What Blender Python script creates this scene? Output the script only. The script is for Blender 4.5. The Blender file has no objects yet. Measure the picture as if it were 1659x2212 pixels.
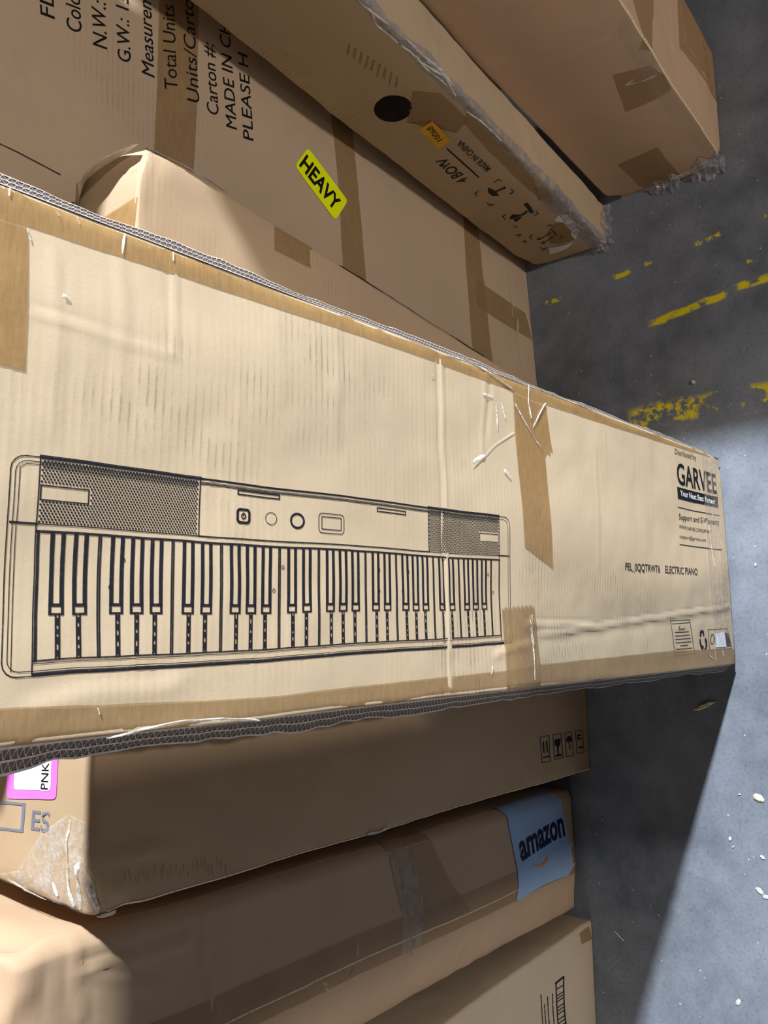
import bpy, bmesh, math, random
import numpy as np
from mathutils import Matrix, Vector

random.seed(7)
scene = bpy.context.scene
col = scene.collection

# ------------------------------------------------------------------ camera
F_PX, PPX, PPY, CAM_H = 1661.0, 829.5, 1106.0, 1.6
def _unit(v):
    v = np.array(v, float); return v / np.linalg.norm(v)
_dn = _unit((2190 - PPX, 1340 - PPY, F_PX))            # plumb direction seen by the camera
_rt = np.array((-240.0, -11906.0, F_PX)); _rt = _unit(_rt - _dn * _rt.dot(_dn))
CM = np.array([_rt, np.cross(-_dn, _rt), -_dn])        # camera coords -> world coords
EYE = np.array([0.0, 0.0, CAM_H])
cam_data = bpy.data.cameras.new('camera'); cam = bpy.data.objects.new('camera', cam_data); col.objects.link(cam)
cam_data.sensor_fit = 'VERTICAL'; cam_data.sensor_height = 24.0; cam_data.lens = F_PX / 2212.0 * 24.0
cam_data.clip_start = 0.02
_r, _u, _b = CM @ np.array([1., 0, 0]), CM @ np.array([0, -1., 0]), CM @ np.array([0, 0, -1.])
cam.matrix_world = Matrix(((_r[0], _u[0], _b[0], 0), (_r[1], _u[1], _b[1], 0), (_r[2], _u[2], _b[2], CAM_H), (0, 0, 0, 1)))
scene.camera = cam
def ray(u, v): return CM @ np.array([u - PPX, v - PPY, F_PX])
def on_floor(u, v):
    d = ray(u, v); return EYE + d * (-CAM_H / d[2])

# ------------------------------------------------------------------ light
world = bpy.data.worlds.new('warehouse_air'); scene.world = world; world.use_nodes = True
bg = world.node_tree.nodes['Background']; bg.inputs[0].default_value = (0.97, 0.98, 1.0, 1); bg.inputs[1].default_value = 0.065
def lamp(name, direction, elev, dist, size, power, colour, target=(0.1, 0.5, 0.5)):
    a = _unit((direction[0], direction[1], 0)); e = math.radians(elev)
    d = Vector((a[0] * math.cos(e), a[1] * math.cos(e), math.sin(e)))
    li = bpy.data.lights.new(name, 'AREA'); li.shape = 'DISK'; li.size = size; li.energy = power; li.color = colour
    o = bpy.data.objects.new(name, li); col.objects.link(o)
    o.location = Vector(target) + d * dist
    o.rotation_euler = d.to_track_quat('Z', 'Y').to_euler()
    return o
lamp('high_bay_lamp_side', (0.966, -0.26), 42, 6.5, 0.24, 1400, (0.86, 0.93, 1.0))
lamp('high_bay_lamp_front', (0.14, -0.99), 27, 7.0, 0.24, 195, (1.0, 0.94, 0.87))
lamp('fill_light_left', (-1.0, -0.02), 20, 6.0, 2.0, 60, (1.0, 0.96, 0.9))  # unseen soft fill added to brighten the left-facing carton sides
scene.view_settings.view_transform = 'Standard'; scene.view_settings.look = 'None'
scene.view_settings.gamma = 1.0; scene.view_settings.use_curve_mapping = False
scene.view_settings.exposure = -0.06

# ------------------------------------------------------------------ materials
def lin(r, g, b):
    f = lambda c: (c / 255 / 12.92) if c / 255 <= 0.04045 else ((c / 255 + 0.055) / 1.055) ** 2.4
    return (f(r), f(g), f(b), 1.0)
class NT:
    def __init__(self, name):
        self.m = bpy.data.materials.new(name); self.m.use_nodes = True
        self.t = self.m.node_tree; self.t.nodes.clear()
        self.out = self.n('ShaderNodeOutputMaterial')
    def n(self, typ, **kw):
        o = self.t.nodes.new(typ)
        for k, v in kw.items(): setattr(o, k, v)
        return o
    def l(self, a, b): self.t.links.new(a, b)
    def put(self, sock, v):
        if hasattr(v, 'is_linked') or isinstance(v, bpy.types.NodeSocket): self.l(v, sock)
        else: sock.default_value = v
    def math(self, op, a, b=0.0, clamp=False):
        o = self.n('ShaderNodeMath', operation=op, use_clamp=clamp); self.put(o.inputs[0], a); self.put(o.inputs[1], b); return o.outputs[0]
    def mix(self, f, a, b):
        o = self.n('ShaderNodeMix', data_type='RGBA'); self.put(o.inputs[0], f); self.put(o.inputs[6], a); self.put(o.inputs[7], b); return o.outputs[2]
    def coord(self, scale=(1, 1, 1), rot=(0, 0, 0), loc=(0, 0, 0)):
        c = self.n('ShaderNodeTexCoord'); mp = self.n('ShaderNodeMapping')
        mp.inputs['Scale'].default_value = scale; mp.inputs['Rotation'].default_value = rot; mp.inputs['Location'].default_value = loc
        self.l(c.outputs['Object'], mp.inputs[0]); return mp.outputs[0]
    def noise(self, vec, scale, detail=3, rough=0.55):
        o = self.n('ShaderNodeTexNoise'); self.l(vec, o.inputs['Vector']); o.inputs['Scale'].default_value = scale
        o.inputs['Detail'].default_value = detail; o.inputs['Roughness'].default_value = rough; return o.outputs[0]
    def ramp(self, f, lo, hi, a=0.0, b=1.0):
        o = self.n('ShaderNodeMapRange'); o.inputs[1].default_value = lo; o.inputs[2].default_value = hi
        o.inputs[3].default_value = a; o.inputs[4].default_value = b; self.l(f, o.inputs[0]); return o.outputs[0]
    def bsdf(self, colour, rough=0.7, normal=None, spec=0.4):
        o = self.n('ShaderNodeBsdfPrincipled'); self.put(o.inputs['Base Color'], colour); self.put(o.inputs['Roughness'], rough)
        o.inputs['Specular IOR Level'].default_value = spec
        if normal is not None: self.l(normal, o.inputs['Normal'])
        return o
    def bump(self, h, strength, dist=0.001):
        o = self.n('ShaderNodeBump'); o.inputs['Strength'].default_value = strength; o.inputs['Distance'].default_value = dist
        self.l(h, o.inputs['Height']); return o.outputs[0]

def cardboard(name, base, dirt=0.5, flute_axis='Z', flute=0.35, seed=0.0):
    """kraft board: mottled fibre, faint flute lines, scuffs"""
    k = NT(name); v = k.coord(loc=(seed, seed * 1.7, seed * 0.6))
    big = k.noise(v, 3.5, 3); mid = k.noise(v, 28, 4); fine = k.noise(v, 700, 2)
    b = np.array(lin(*base))
    c = k.mix(k.ramp(big, 0.3, 0.7), tuple(np.append(b[:3] * 0.93, 1)), tuple(np.append(np.minimum(b[:3] * (1.06, 1.04, 1.02), 1), 1)))
    c = k.mix(k.ramp(mid, 0.35, 0.75, 0, 0.22), c, tuple(np.append(b[:3] * (0.9, 0.83, 0.78), 1)))
    c = k.mix(k.ramp(fine, 0.45, 0.8, 0, 0.22), c, tuple(np.append(b[:3] * 0.62, 1)))
    # flute lines: soft grey rub marks where the ridges caught dirt
    wv = k.n('ShaderNodeTexWave', wave_type='BANDS', bands_direction=flute_axis); k.l(v, wv.inputs['Vector'])
    wv.inputs['Scale'].default_value = 42; wv.inputs['Distortion'].default_value = 0.6; wv.inputs['Detail'].default_value = 2
    wv.inputs['Detail Scale'].default_value = 3
    patch = k.math('MULTIPLY', k.ramp(k.noise(v, 5.5, 2), 0.52, 0.72), k.ramp(k.noise(v, 45, 3), 0.35, 0.7))
    rub = k.math('MULTIPLY', k.math('POWER', wv.outputs[0], 5.0), patch)
    c = k.mix(k.math('MULTIPLY', rub, dirt * 1.3, True), c, tuple(np.append(b[:3] * (0.33, 0.32, 0.36), 1)))
    st = k.ramp(k.noise(v, 9, 5, 0.7), 0.66, 0.8, 0, dirt * 0.5)
    c = k.mix(st, c, tuple(np.append(b[:3] * (0.55, 0.5, 0.46), 1)))
    h = k.math('ADD', k.math('MULTIPLY', k.math('MULTIPLY', wv.outputs[0], k.ramp(k.noise(v, 7, 2), 0.42, 0.68)), flute), k.math('MULTIPLY', mid, 0.8))
    h = k.math('ADD', h, k.math('MULTIPLY', fine, 0.12))
    s = k.bsdf(c, 0.72, k.bump(h, 0.35, 0.0012), 0.3); k.l(s.outputs[0], k.out.inputs[0]); return k.m

def plain(name, rgb, rough=0.6, spec=0.3, grain=0.15, scale=300):
    k = NT(name); v = k.coord(); b = np.array(lin(*rgb))
    c = k.mix(k.ramp(k.noise(v, scale, 3), 0.35, 0.75), tuple(b), tuple(np.append(b[:3] * (1 - grain), 1)))
    s = k.bsdf(c, rough, None, spec); k.l(s.outputs[0], k.out.inputs[0]); return k.m

def tape_mat(name, rgb, see=0.3, rough=0.32):
    k = NT(name); v = k.coord(); b = np.array(lin(*rgb))
    streak = k.noise(k.coord(scale=(1, 1, 6)), 60, 4)
    c = k.mix(k.ramp(streak, 0.35, 0.7), tuple(b), tuple(np.append(b[:3] * (0.8, 0.76, 0.7), 1)))
    c = k.mix(k.ramp(k.noise(v, 14, 3), 0.5, 0.75, 0, 0.35), c, tuple(np.append(np.minimum(b[:3] * 1.25, 1), 1)))
    h = k.math('ADD', k.noise(v, 90, 4), k.math('MULTIPLY', k.noise(v, 16, 2), 2.0))
    s = k.bsdf(c, rough, k.bump(h, 0.3, 0.0012), 0.5)
    tr = k.n('ShaderNodeBsdfTransparent'); tr.inputs[0].default_value = (0.98, 0.93, 0.82, 1)
    mx = k.n('ShaderNodeMixShader'); mx.inputs[0].default_value = see
    k.l(s.outputs[0], mx.inputs[1]); k.l(tr.outputs[0], mx.inputs[2]); k.l(mx.outputs[0], k.out.inputs[0]); return k.m

def film_mat(name, rgb, see=0.6, rough=0.15, vary=0.4):
    k = NT(name); v = k.coord()
    s = k.bsdf(lin(*rgb), rough, k.bump(k.noise(v, 110, 4), 0.9, 0.004), 0.8)
    tr = k.n('ShaderNodeBsdfTransparent'); mx = k.n('ShaderNodeMixShader')
    f = k.ramp(k.noise(v, 60, 3), 0.35, 0.65, see - vary / 2, min(see + vary / 2, 1.0)); k.l(f, mx.inputs[0])
    k.l(s.outputs[0], mx.inputs[1]); k.l(tr.outputs[0], mx.inputs[2]); k.l(mx.outputs[0], k.out.inputs[0]); return k.m

def ink(name, rgb, fade=0.25):
    k = NT(name); v = k.coord()
    s = k.bsdf(lin(*rgb), 0.7, None, 0.25)
    tr = k.n('ShaderNodeBsdfTransparent'); mx = k.n('ShaderNodeMixShader')
    f = k.ramp(k.noise(v, 260, 4, 0.7), 0.5, 0.72, 0.03, fade); k.l(f, mx.inputs[0])
    k.l(s.outputs[0], mx.inputs[1]); k.l(tr.outputs[0], mx.inputs[2]); k.l(mx.outputs[0], k.out.inputs[0]); return k.m

def floor_mat():
    k = NT('painted_concrete'); v = k.coord()
    big = k.noise(v, 2.2, 4); mid = k.noise(v, 14, 5, 0.65); fine = k.noise(v, 160, 3)
    c = k.mix(k.ramp(big, 0.35, 0.68), lin(80, 86, 95), lin(122, 128, 139))
    c = k.mix(k.ramp(mid, 0.35, 0.7, 0, 0.5), c, lin(134, 140, 150))
    c = k.mix(k.ramp(fine, 0.5, 0.75, 0, 0.4), c, lin(66, 69, 76))
    # pale scratches and specks
    sc = k.n('ShaderNodeTexNoise'); k.l(k.coord(scale=(1, 5, 1), rot=(0, 0, 0.6)), sc.inputs['Vector']); sc.inputs['Scale'].default_value = 30; sc.inputs['Detail'].default_value = 6; sc.inputs['Roughness'].default_value = 0.75
    c = k.mix(k.ramp(sc.outputs[0], 0.68, 0.76, 0, 0.4), c, lin(190, 194, 202))
    vor = k.n('ShaderNodeTexVoronoi'); k.l(v, vor.inputs['Vector']); vor.inputs['Scale'].default_value = 34
    c = k.mix(k.ramp(vor.outputs['Distance'], 0.03, 0.06, 0.8, 0.0), c, lin(205, 208, 214))
    # worn yellow lane paint (three thin lines left of it)
    sep = k.n('ShaderNodeSeparateXYZ'); k.l(v, sep.inputs[0]); X, Y = sep.outputs[0], sep.outputs[1]
    brk = k.noise(k.coord(scale=(1, 1, 1), loc=(3.1, 0.4, 0)), 26, 5, 0.7); lump = k.noise(k.coord(loc=(7, 2, 0)), 9, 2)
    paint = None
    for (p, q, wd, lo, rng) in LINES:
        sl = (q[0] - p[0]) / (q[1] - p[1])
        d = k.math('SUBTRACT', X, k.math('MULTIPLY_ADD', Y, sl)) if False else k.math('SUBTRACT', X, k.math('ADD', k.math('MULTIPLY', Y, sl), p[0] - sl * p[1]))
        d = k.math('ADD', d, k.math('MULTIPLY', k.math('SUBTRACT', lump, 0.5), 0.03))
        band = k.ramp(k.math('ABSOLUTE', d), wd * 0.55, wd, 1.0, 0.0)
        band = k.math('MULTIPLY', band, k.math('MULTIPLY', k.ramp(Y, rng[0] - 0.01, rng[0] + 0.01), k.ramp(Y, rng[1] - 0.01, rng[1] + 0.01, 1.0, 0.0)))
        msk = k.math('MULTIPLY', band, k.ramp(k.math('ADD', k.math('MULTIPLY', brk, 0.6), k.math('MULTIPLY', lump, 0.55)), lo, lo + 0.05))
        paint = msk if paint is None else k.math('MAXIMUM', paint, msk)
    c = k.mix(paint, c, lin(214, 196, 20))
    h = k.math('ADD', k.math('MULTIPLY', mid, 0.6), k.math('MULTIPLY', fine, 0.4))
    r = k.ramp(mid, 0.3, 0.7, 0.42, 0.62)
    s = k.bsdf(c, r, k.bump(h, 0.25, 0.0015), 0.4); k.l(s.outputs[0], k.out.inputs[0]); return k.m
def _pt(u, v): p = on_floor(u, v); return (p[0], p[1])
LINES = [(_pt(1150, 668), _pt(1659, 462), 0.007, 0.60, (0.0, 0.86)), (_pt(1425, 692), _pt(1659, 597), 0.010, 0.52, (0.0, 0.545)), (_pt(1400, 898), _pt(1659, 850), 0.030, 0.565, (0.18, 0.60)), (_pt(1480, 560), _pt(1659, 575), 0.012, 0.62, (0.1, 0.45))]

MAT = dict(
    floor=floor_mat(),
    piano=cardboard('pale_kraft_board', (195, 176, 148), 0.7, 'Z', 0.16, 1.0),
    heavy=cardboard('pinkish_kraft_board', (180, 157, 132), 0.35, 'Z', 0.03, 4.0),
    mid=cardboard('plain_kraft_board', (176, 152, 124), 0.3, 'Z', 0.03, 6.0),
    bow=cardboard('scuffed_kraft_board', (184, 162, 132), 0.6, 'Z', 0.06, 8.0),
    big=cardboard('reddish_kraft_board', (190, 160, 133), 0.3, 'Z', 0.03, 10.0),
    es=cardboard('dull_kraft_board', (178, 150, 118), 0.35, 'Z', 0.05, 12.0),
    amz=cardboard('brown_kraft_board', (178, 150, 122), 0.3, 'Z', 0.05, 14.0),
    low=cardboard('smooth_kraft_board', (192, 173, 148), 0.2, 'Z', 0.03, 16.0),
    tape=tape_mat('brown_packing_tape', (166, 132, 86)), tape_d=tape_mat('tan_packing_tape', (160, 131, 94), 0.4),
    tape_l=tape_mat('faint_packing_tape', (160, 132, 100), 0.58, 0.4), clear=film_mat('clear_tape', (200, 185, 165), 0.82, 0.12, 0.2),
    film_t=film_mat('thin_white_film', (222, 220, 212), 0.8, 0.25, 0.35), film=film_mat('crumpled_film', (160, 155, 160), 0.55, 0.1, 0.6), film_w=film_mat('white_film_and_glints', (235, 230, 222), 0.4, 0.2, 0.5),  # the white film also colours the painted tape highlights
    edge=cardboard('raw_board_edge', (84, 74, 72), 0.8, 'Z', 0.2, 20.0), liner=plain('board_liner', (168, 158, 150), 0.8, 0.2, 0.3, 120),
    torn=plain('torn_paper', (214, 203, 184), 0.85, 0.1, 0.25, 150),
    ink=ink('black_print', (24, 25, 33), 0.22), ink_solid=plain('solid_black_print', (12, 12, 14), 0.7, 0.2, 0.1), ink_g=ink('grey_print', (112, 116, 126), 0.12),
    worn=ink('worn_board', (214, 194, 162), 0.75), ink_f=ink('faded_print', (52, 46, 40), 0.5), white=plain('white_paper', (226, 228, 234), 0.55, 0.3, 0.06, 80),
    yellow=plain('fluorescent_yellow_paper', (238, 245, 0), 0.5, 0.3, 0.03, 60), orange=plain('orange_sticker', (224, 170, 28), 0.4, 0.4, 0.12, 60),
    pink=plain('pink_sticker', (255, 118, 220), 0.45, 0.35, 0.04, 60), blue=plain('blue_tape_label', (146, 172, 208), 0.45, 0.35, 0.08, 40),
    navy=plain('navy_print', (24, 24, 52), 0.6, 0.2, 0.1), smile=plain('orange_print', (196, 138, 84), 0.6, 0.2, 0.1),
    chip=plain('white_chip', (196, 196, 194), 0.6, 0.3, 0.2, 200), wood=plain('wood_splinter', (226, 212, 184), 0.75, 0.2, 0.35, 220),
    green=plain('dark_green_print', (46, 50, 44), 0.7, 0.2, 0.2))

# ------------------------------------------------------------------ helpers
def lattice_noise(p, seed=0):
    """smooth value noise, p (N,3) -> (-1,1)"""
    i = np.floor(p).astype(np.int64); f = p - i; f = f * f * (3 - 2 * f); out = 0
    for dx in (0, 1):
        for dy in (0, 1):
            for dz in (0, 1):
                h = ((i[:, 0] + dx) * 73856093) ^ ((i[:, 1] + dy) * 19349663) ^ ((i[:, 2] + dz) * 83492791) ^ (seed * 2654435)
                h = (h * 1103515245 + 12345) & 0x7fffffff; h = ((h >> 7) * 1664525 + 1013904223) & 0x7fffffff
                w = (f[:, 0] if dx else 1 - f[:, 0]) * (f[:, 1] if dy else 1 - f[:, 1]) * (f[:, 2] if dz else 1 - f[:, 2])
                out = out + w * ((h % 20011) / 10005.0 - 1)
    return out
def sstep(x): x = np.clip(x, 0, 1); return x * x * (3 - 2 * x)

def link_mesh(name, verts, faces, mat, parent=None, smooth=False, kind=None, label=None):
    me = bpy.data.meshes.new(name); me.from_pydata([tuple(map(float, v)) for v in verts], [], [tuple(map(int, f)) for f in faces]); me.update()
    if smooth: me.polygons.foreach_set('use_smooth', [True] * len(me.polygons))
    if mat: me.materials.append(mat)
    o = bpy.data.objects.new(name, me); col.objects.link(o)
    if parent: o.parent = parent
    if kind: o['kind'] = kind
    if label: o['label'] = label
    return o
def tag(o, label, cat, group=None):
    o['label'] = label; o['category'] = cat
    if group: o['group'] = group
    return o

class Carton:
    """a box given by its front-left-bottom corner, three axes and w (right), d (back), h (up);
    every face can be creased, and flat things are laid on the creased face"""
    def __init__(self, name, label, org, ex, ey, ez, w, d, h, mat, r=0.004, step=0.012, seed=1, wob=0.0012, cat='box', group=None):
        self.org = np.array(org, float); self.A = np.array([ex, ey, ez], float).T; self.Ai = np.linalg.inv(self.A)
        self.dim = np.array([w, d, h], float); self.r = r; self.step = step; self.seed = seed; self.wob = wob; self.mat = mat
        self.feat = {k: [] for k in 'FLRTBK'}; self.crush = []
        self.base = self.org + self.A @ np.array([w / 2, d / 2, 0.0])
        self.root = bpy.data.objects.new(name, None); col.objects.link(self.root); self.root.location = self.base
        self.root.empty_display_size = 0.05
        tag(self.root, label, cat, group)
    # photo pixel -> face coordinates
    def px(self, face, u, v):
        c = {'F': (1, 0.0), 'L': (0, 0.0), 'R': (0, self.dim[0]), 'T': (2, self.dim[2])}[face]
        d = self.Ai @ ray(u, v); e = self.Ai @ (EYE - self.org)
        q = e + d * ((c[1] - e[c[0]]) / d[c[0]])
        return np.array({'F': (q[0], q[2]), 'L': (q[1], q[2]), 'R': (q[1], q[2]), 'T': (q[0], q[1])}[face])
    def pxs(self, face, pts): return np.array([self.px(face, *p) for p in pts])
    # creases
    def crease(self, face, p, q, width, height, px=True, taper=0.15):
        if px: p, q = self.px(face, *p), self.px(face, *q)
        self.feat[face].append(('c', np.array(p, float), np.array(q, float), width, height, taper))
    def dent(self, face, c, ra, rb, height, px=True):
        if px: c = self.px(face, *c)
        self.feat[face].append(('d', np.array(c, float), ra, rb, height))
    def tent(self, face, axis, at, half0, half1, height): self.feat[face].append(('t', axis, at, half0, half1, height))
    def disp(self, face, a, b):
        out = np.zeros_like(a)
        A, B = {'F': (0, 2), 'K': (0, 2), 'L': (1, 2), 'R': (1, 2), 'T': (0, 1), 'B': (0, 1)}[face]
        da, db = self.dim[A], self.dim[B]
        n3 = np.stack([a * 9, b * 9, np.full_like(a, 'FLRTBK'.index(face) * 5.3)], 1)
        out += lattice_noise(n3, self.seed) * self.wob * 1.2 + lattice_noise(n3 * 2.7, self.seed + 3) * self.wob * 0.6
        for f in self.feat[face]:
            if f[0] == 'c':
                _, p, q, wd, ht, tp = f; ab = q - p; L = np.linalg.norm(ab); ab = ab / L
                s = (a - p[0]) * ab[0] + (b - p[1]) * ab[1]; t = -(a - p[0]) * ab[1] + (b - p[1]) * ab[0]
                t = t + 0.25 * wd * np.sin(s * 60 + p[0] * 50)
                tp = tp * L
                m = sstep(s / tp) * sstep((L - s) / tp) if tp > 0 else ((s > 0) & (s < L)) * 1.0
                out += ht * m * (np.exp(-(t / wd) ** 2) - 0.45 * np.exp(-((t - 1.7 * wd) / wd) ** 2))
            elif f[0] == 'd':
                _, c, ra, rb, ht = f; out += ht * np.exp(-((a - c[0]) / ra) ** 2 - ((b - c[1]) / rb) ** 2)
            else:
                _, ax, at, h0, h1, ht = f; x = (a if ax == 0 else b) - at
                out += ht * np.where(x < 0, 1 + x / h0, 1 - x / h1).clip(0, 1)
        e = np.minimum(np.minimum(a, da - a), np.minimum(b, db - b))
        return out * sstep(e / 0.014)
    def place(self, P, face_of, eps=0.0):
        """P: (N,3) points on the sharp box, face_of: letters; -> coords relative to the root"""
        r = self.r; q = np.clip(P, r, self.dim - r); n = P - q; ln = np.linalg.norm(n, axis=1, keepdims=True); n = n / np.maximum(ln, 1e-9)
        pos = q + r * n; dsp = np.zeros(len(P))
        for k in 'FLRTBK':
            m = face_of == k
            if m.any():
                A, B = {'F': (0, 2), 'K': (0, 2), 'L': (1, 2), 'R': (1, 2), 'T': (0, 1), 'B': (0, 1)}[k]
                dsp[m] = self.disp(k, P[m, A], P[m, B])
        pos = pos + n * (dsp + eps)[:, None]
        nz = np.stack([lattice_noise(pos * 7 + 11 * j, self.seed + 20 + j) for j in range(3)], 1); nz2 = np.stack([lattice_noise(pos * 34 + 5 * j, self.seed + 40 + j) for j in range(3)], 1)
        pos = pos + (nz * self.wob * 1.6 + nz2 * self.wob * 0.45) * sstep(pos[:, 2:3] / 0.05)
        for c, rad, vec in self.crush:
            g = np.exp(-(np.linalg.norm((pos - c) / rad, axis=1)) ** 2)[:, None]
            pos = pos + g * (np.array(vec) + 0.35 * np.linalg.norm(vec) * nz2)
        pos = (self.A @ pos.T).T + self.org - self.base
        return pos
    def wrap(self, face, ab):
        a, b = ab[:, 0], ab[:, 1]; w, d, h = self.dim; N = len(ab); P = np.zeros((N, 3)); fo = np.array([face] * N)
        if face == 'F':
            P[:, 0] = np.clip(a, 0, w); P[:, 2] = np.clip(b, 0, h)
            P[:, 1] = np.maximum.reduce([-a, a - w, b - h, np.zeros(N)]); fo[a < 0] = 'L'; fo[a > w] = 'R'; fo[b > h] = 'T'
        elif face in 'LR':
            P[:, 0] = (0 if face == 'L' else w) + (1 if face == 'L' else -1) * np.maximum(-a, 0)
            P[:, 1] = np.clip(a, 0, d); P[:, 2] = np.clip(b, 0, h); fo[a < 0] = 'F'
        else:
            P[:, 0] = np.clip(a, 0, w); P[:, 1] = np.clip(b, 0, d); P[:, 2] = h - np.maximum(-b, 0); fo[b < 0] = 'F'
        return P, fo
    def build(self, fine=None, part='body'):
        w, d, h = self.dim; r = self.r
        def ax(L, st):
            n = max(2, int(round((L - 2 * r) / st))); core = np.linspace(r, L - r, n + 1)
            return np.concatenate([[0, r * 0.25, r * 0.6], core, [L - r * 0.6, L - r * 0.25, L]])
        st = fine or (self.step,) * 3
        X, Y, Z = ax(w, st[0]), ax(d, st[1]), ax(h, st[2])
        idx = {}; V = []; FO = []; faces = []
        def grid(face, U, W, fn):
            ids = np.zeros((len(U), len(W)), int)
            for i, a in enumerate(U):
                for j, b in enumerate(W):
                    p = fn(a, b); k = (round(p[0] * 1e5), round(p[1] * 1e5), round(p[2] * 1e5))
                    if k not in idx: idx[k] = len(V); V.append(p); FO.append(face)
                    ids[i, j] = idx[k]
            return ids
        def quads(ids, flip):
            for i in range(ids.shape[0] - 1):
                for j in range(ids.shape[1] - 1):
                    q = (ids[i, j], ids[i + 1, j], ids[i + 1, j + 1], ids[i, j + 1]); faces.append(q[::-1] if flip else q)
        quads(grid('F', X, Z, lambda a, b: (a, 0, b)), False); quads(grid('K', X, Z, lambda a, b: (a, d, b)), True)
        quads(grid('L', Y, Z, lambda a, b: (0, a, b)), True); quads(grid('R', Y, Z, lambda a, b: (w, a, b)), False)
        quads(grid('T', X, Y, lambda a, b: (a, b, h)), False); quads(grid('B', X, Y, lambda a, b: (a, b, 0)), True)
        return link_mesh(part, self.place(np.array(V, float), np.array(FO)), faces, self.mat, self.root, True)
    # flat things on a face: polys = list of 2D point lists in face coordinates (or photo pixels)
    def decal(self, name, face, polys, mat, eps=0.0004, px=True, step=0.008, parent=None, kind=None, label=None, smooth=True):
        bm = bmesh.new()
        for pts in polys:
            q = self.pxs(face, pts) if px else np.array(pts, float)
            try: bm.faces.new([bm.verts.new((p[0], p[1], 0)) for p in q])
            except ValueError: pass
        return self._lay(bm, name, face, mat, eps, step, parent, kind, label, smooth)
    def _lay(self, bm, name, face, mat, eps, step, parent, kind, label, smooth=True):
        bmesh.ops.triangulate(bm, faces=bm.faces[:])
        if step:
            co = np.array([v.co[:2] for v in bm.verts])
            for ax_ in (0, 1):
                lo, hi = co[:, ax_].min(), co[:, ax_].max()
                g = math.ceil(lo / step) * step
                while g < hi:
                    no = (1, 0, 0) if ax_ == 0 else (0, 1, 0); c = (g, 0, 0) if ax_ == 0 else (0, g, 0)
                    bmesh.ops.bisect_plane(bm, geom=bm.verts[:] + bm.edges[:] + bm.faces[:], plane_co=c, plane_no=no, dist=1e-7); g += step
        bm.verts.index_update()
        ab = np.array([v.co[:2] for v in bm.verts]); fs = [[v.index for v in f.verts] for f in bm.faces]; bm.free()
        P, fo = self.wrap(face, ab)
        return link_mesh(name, self.place(P, fo, eps), fs, mat, parent or self.root, smooth, kind, label)
    def strokes(self, name, face, lines, wpx, mat, eps=0.0003, closed=False, **kw):
        polys = []
        for ln in lines:
            pts = [np.array(p, float) for p in ln] + ([np.array(ln[0], float)] if closed else [])
            for p, q in zip(pts[:-1], pts[1:]):
                d = (q - p) / max(np.linalg.norm(q - p), 1e-6); nrm = np.array([-d[1], d[0]]) * wpx / 2; x = d * wpx * 0.45
                polys.append([p - nrm - x, q - nrm + x, q + nrm + x, p + nrm - x])
        return self.decal(name, face, polys, mat, eps, **kw)
    def text(self, name, face, s, start, end, top, mat, eps=0.0003, bold=0.0, shear=0.0, step=0.008, parent=None, px=True, fit='cap'):
        cu = bpy.data.curves.new('t', 'FONT'); cu.body = s; cu.size = 1.0; cu.offset = bold; cu.shear = shear; cu.resolution_u = 3
        ob = bpy.data.objects.new('t', cu); col.objects.link(ob)
        dg = bpy.context.evaluated_depsgraph_get(); me = bpy.data.meshes.new_from_object(ob.evaluated_get(dg))
        bpy.data.objects.remove(ob); bpy.data.curves.remove(cu)
        bm = bmesh.new(); bm.from_mesh(me); bpy.data.meshes.remove(me)
        bmesh.ops.remove_doubles(bm, verts=bm.verts[:], dist=1e-6)
        xs = [v.co.x for v in bm.verts]; ys = [v.co.y for v in bm.verts]; x0, x1 = min(xs), max(xs)
        cap = 0.70 if fit == 'cap' else max(ys)
        if px: start, end, top = (self.px(face, *p) for p in (start, end, top))
        start, end, top = map(np.array, (start, end, top))
        for v in bm.verts:
            q = start + (end - start) * ((v.co.x - x0) / (x1 - x0)) + (top - start) * (v.co.y / cap); v.co = (q[0], q[1], 0)
        return self._lay(bm, name, face, mat, eps, step, parent, None, None, False)
    def ribbon(self, name, face, pts, width, lift, mat, px=True, parent=None, label=None, tilt=0.0, seed=0, kind=None):
        """a crinkled strip that stands proud of the face: pts along it, width in metres"""
        rnd = random.Random(seed); q = self.pxs(face, pts) if px else np.array(pts, float)
        fine = [q[0]]
        for a, b in zip(q[:-1], q[1:]):
            n = max(1, int(np.linalg.norm(b - a) / 0.005))
            fine += [a + (b - a) * (i + 1) / n for i in range(n)]
        fine = np.array(fine); n = len(fine); d = np.gradient(fine, axis=0); d /= np.maximum(np.linalg.norm(d, axis=1, keepdims=True), 1e-9)
        nr = np.stack([-d[:, 1], d[:, 0]], 1); rows = []; arc = np.cumsum(np.r_[0, np.linalg.norm(np.diff(fine, axis=0), axis=1)])
        for j, f in enumerate((-1, -0.4, 0.2, 1)):
            sm = lattice_noise(np.stack([arc * 45, arc * 0 + j * 3.1, arc * 0], 1), seed) * 0.32 + lattice_noise(np.stack([arc * 130, arc * 0 + j * 2.3, arc * 0], 1), seed + 9) * 0.14
            ab = fine + nr * (f * width / 2 * (1 + sm) * sstep((arc + 0.004) / 0.01) * sstep((arc[-1] - arc + 0.004) / 0.01))[:, None]
            P, fo = self.wrap(face, ab); e = lift * (1 if j in (1, 2) else 0.35) * (0.55 + sm) + abs(f) * tilt + 0.0009
            rows.append(self.place(P, fo, np.maximum(e, 0.0007)))
        V = np.concatenate(rows); F = [(j * n + i, j * n + i + 1, (j + 1) * n + i + 1, (j + 1) * n + i) for j in range(3) for i in range(n - 1)]
        return link_mesh(name, V, F, mat, parent or self.root, False, kind, label)

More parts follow.
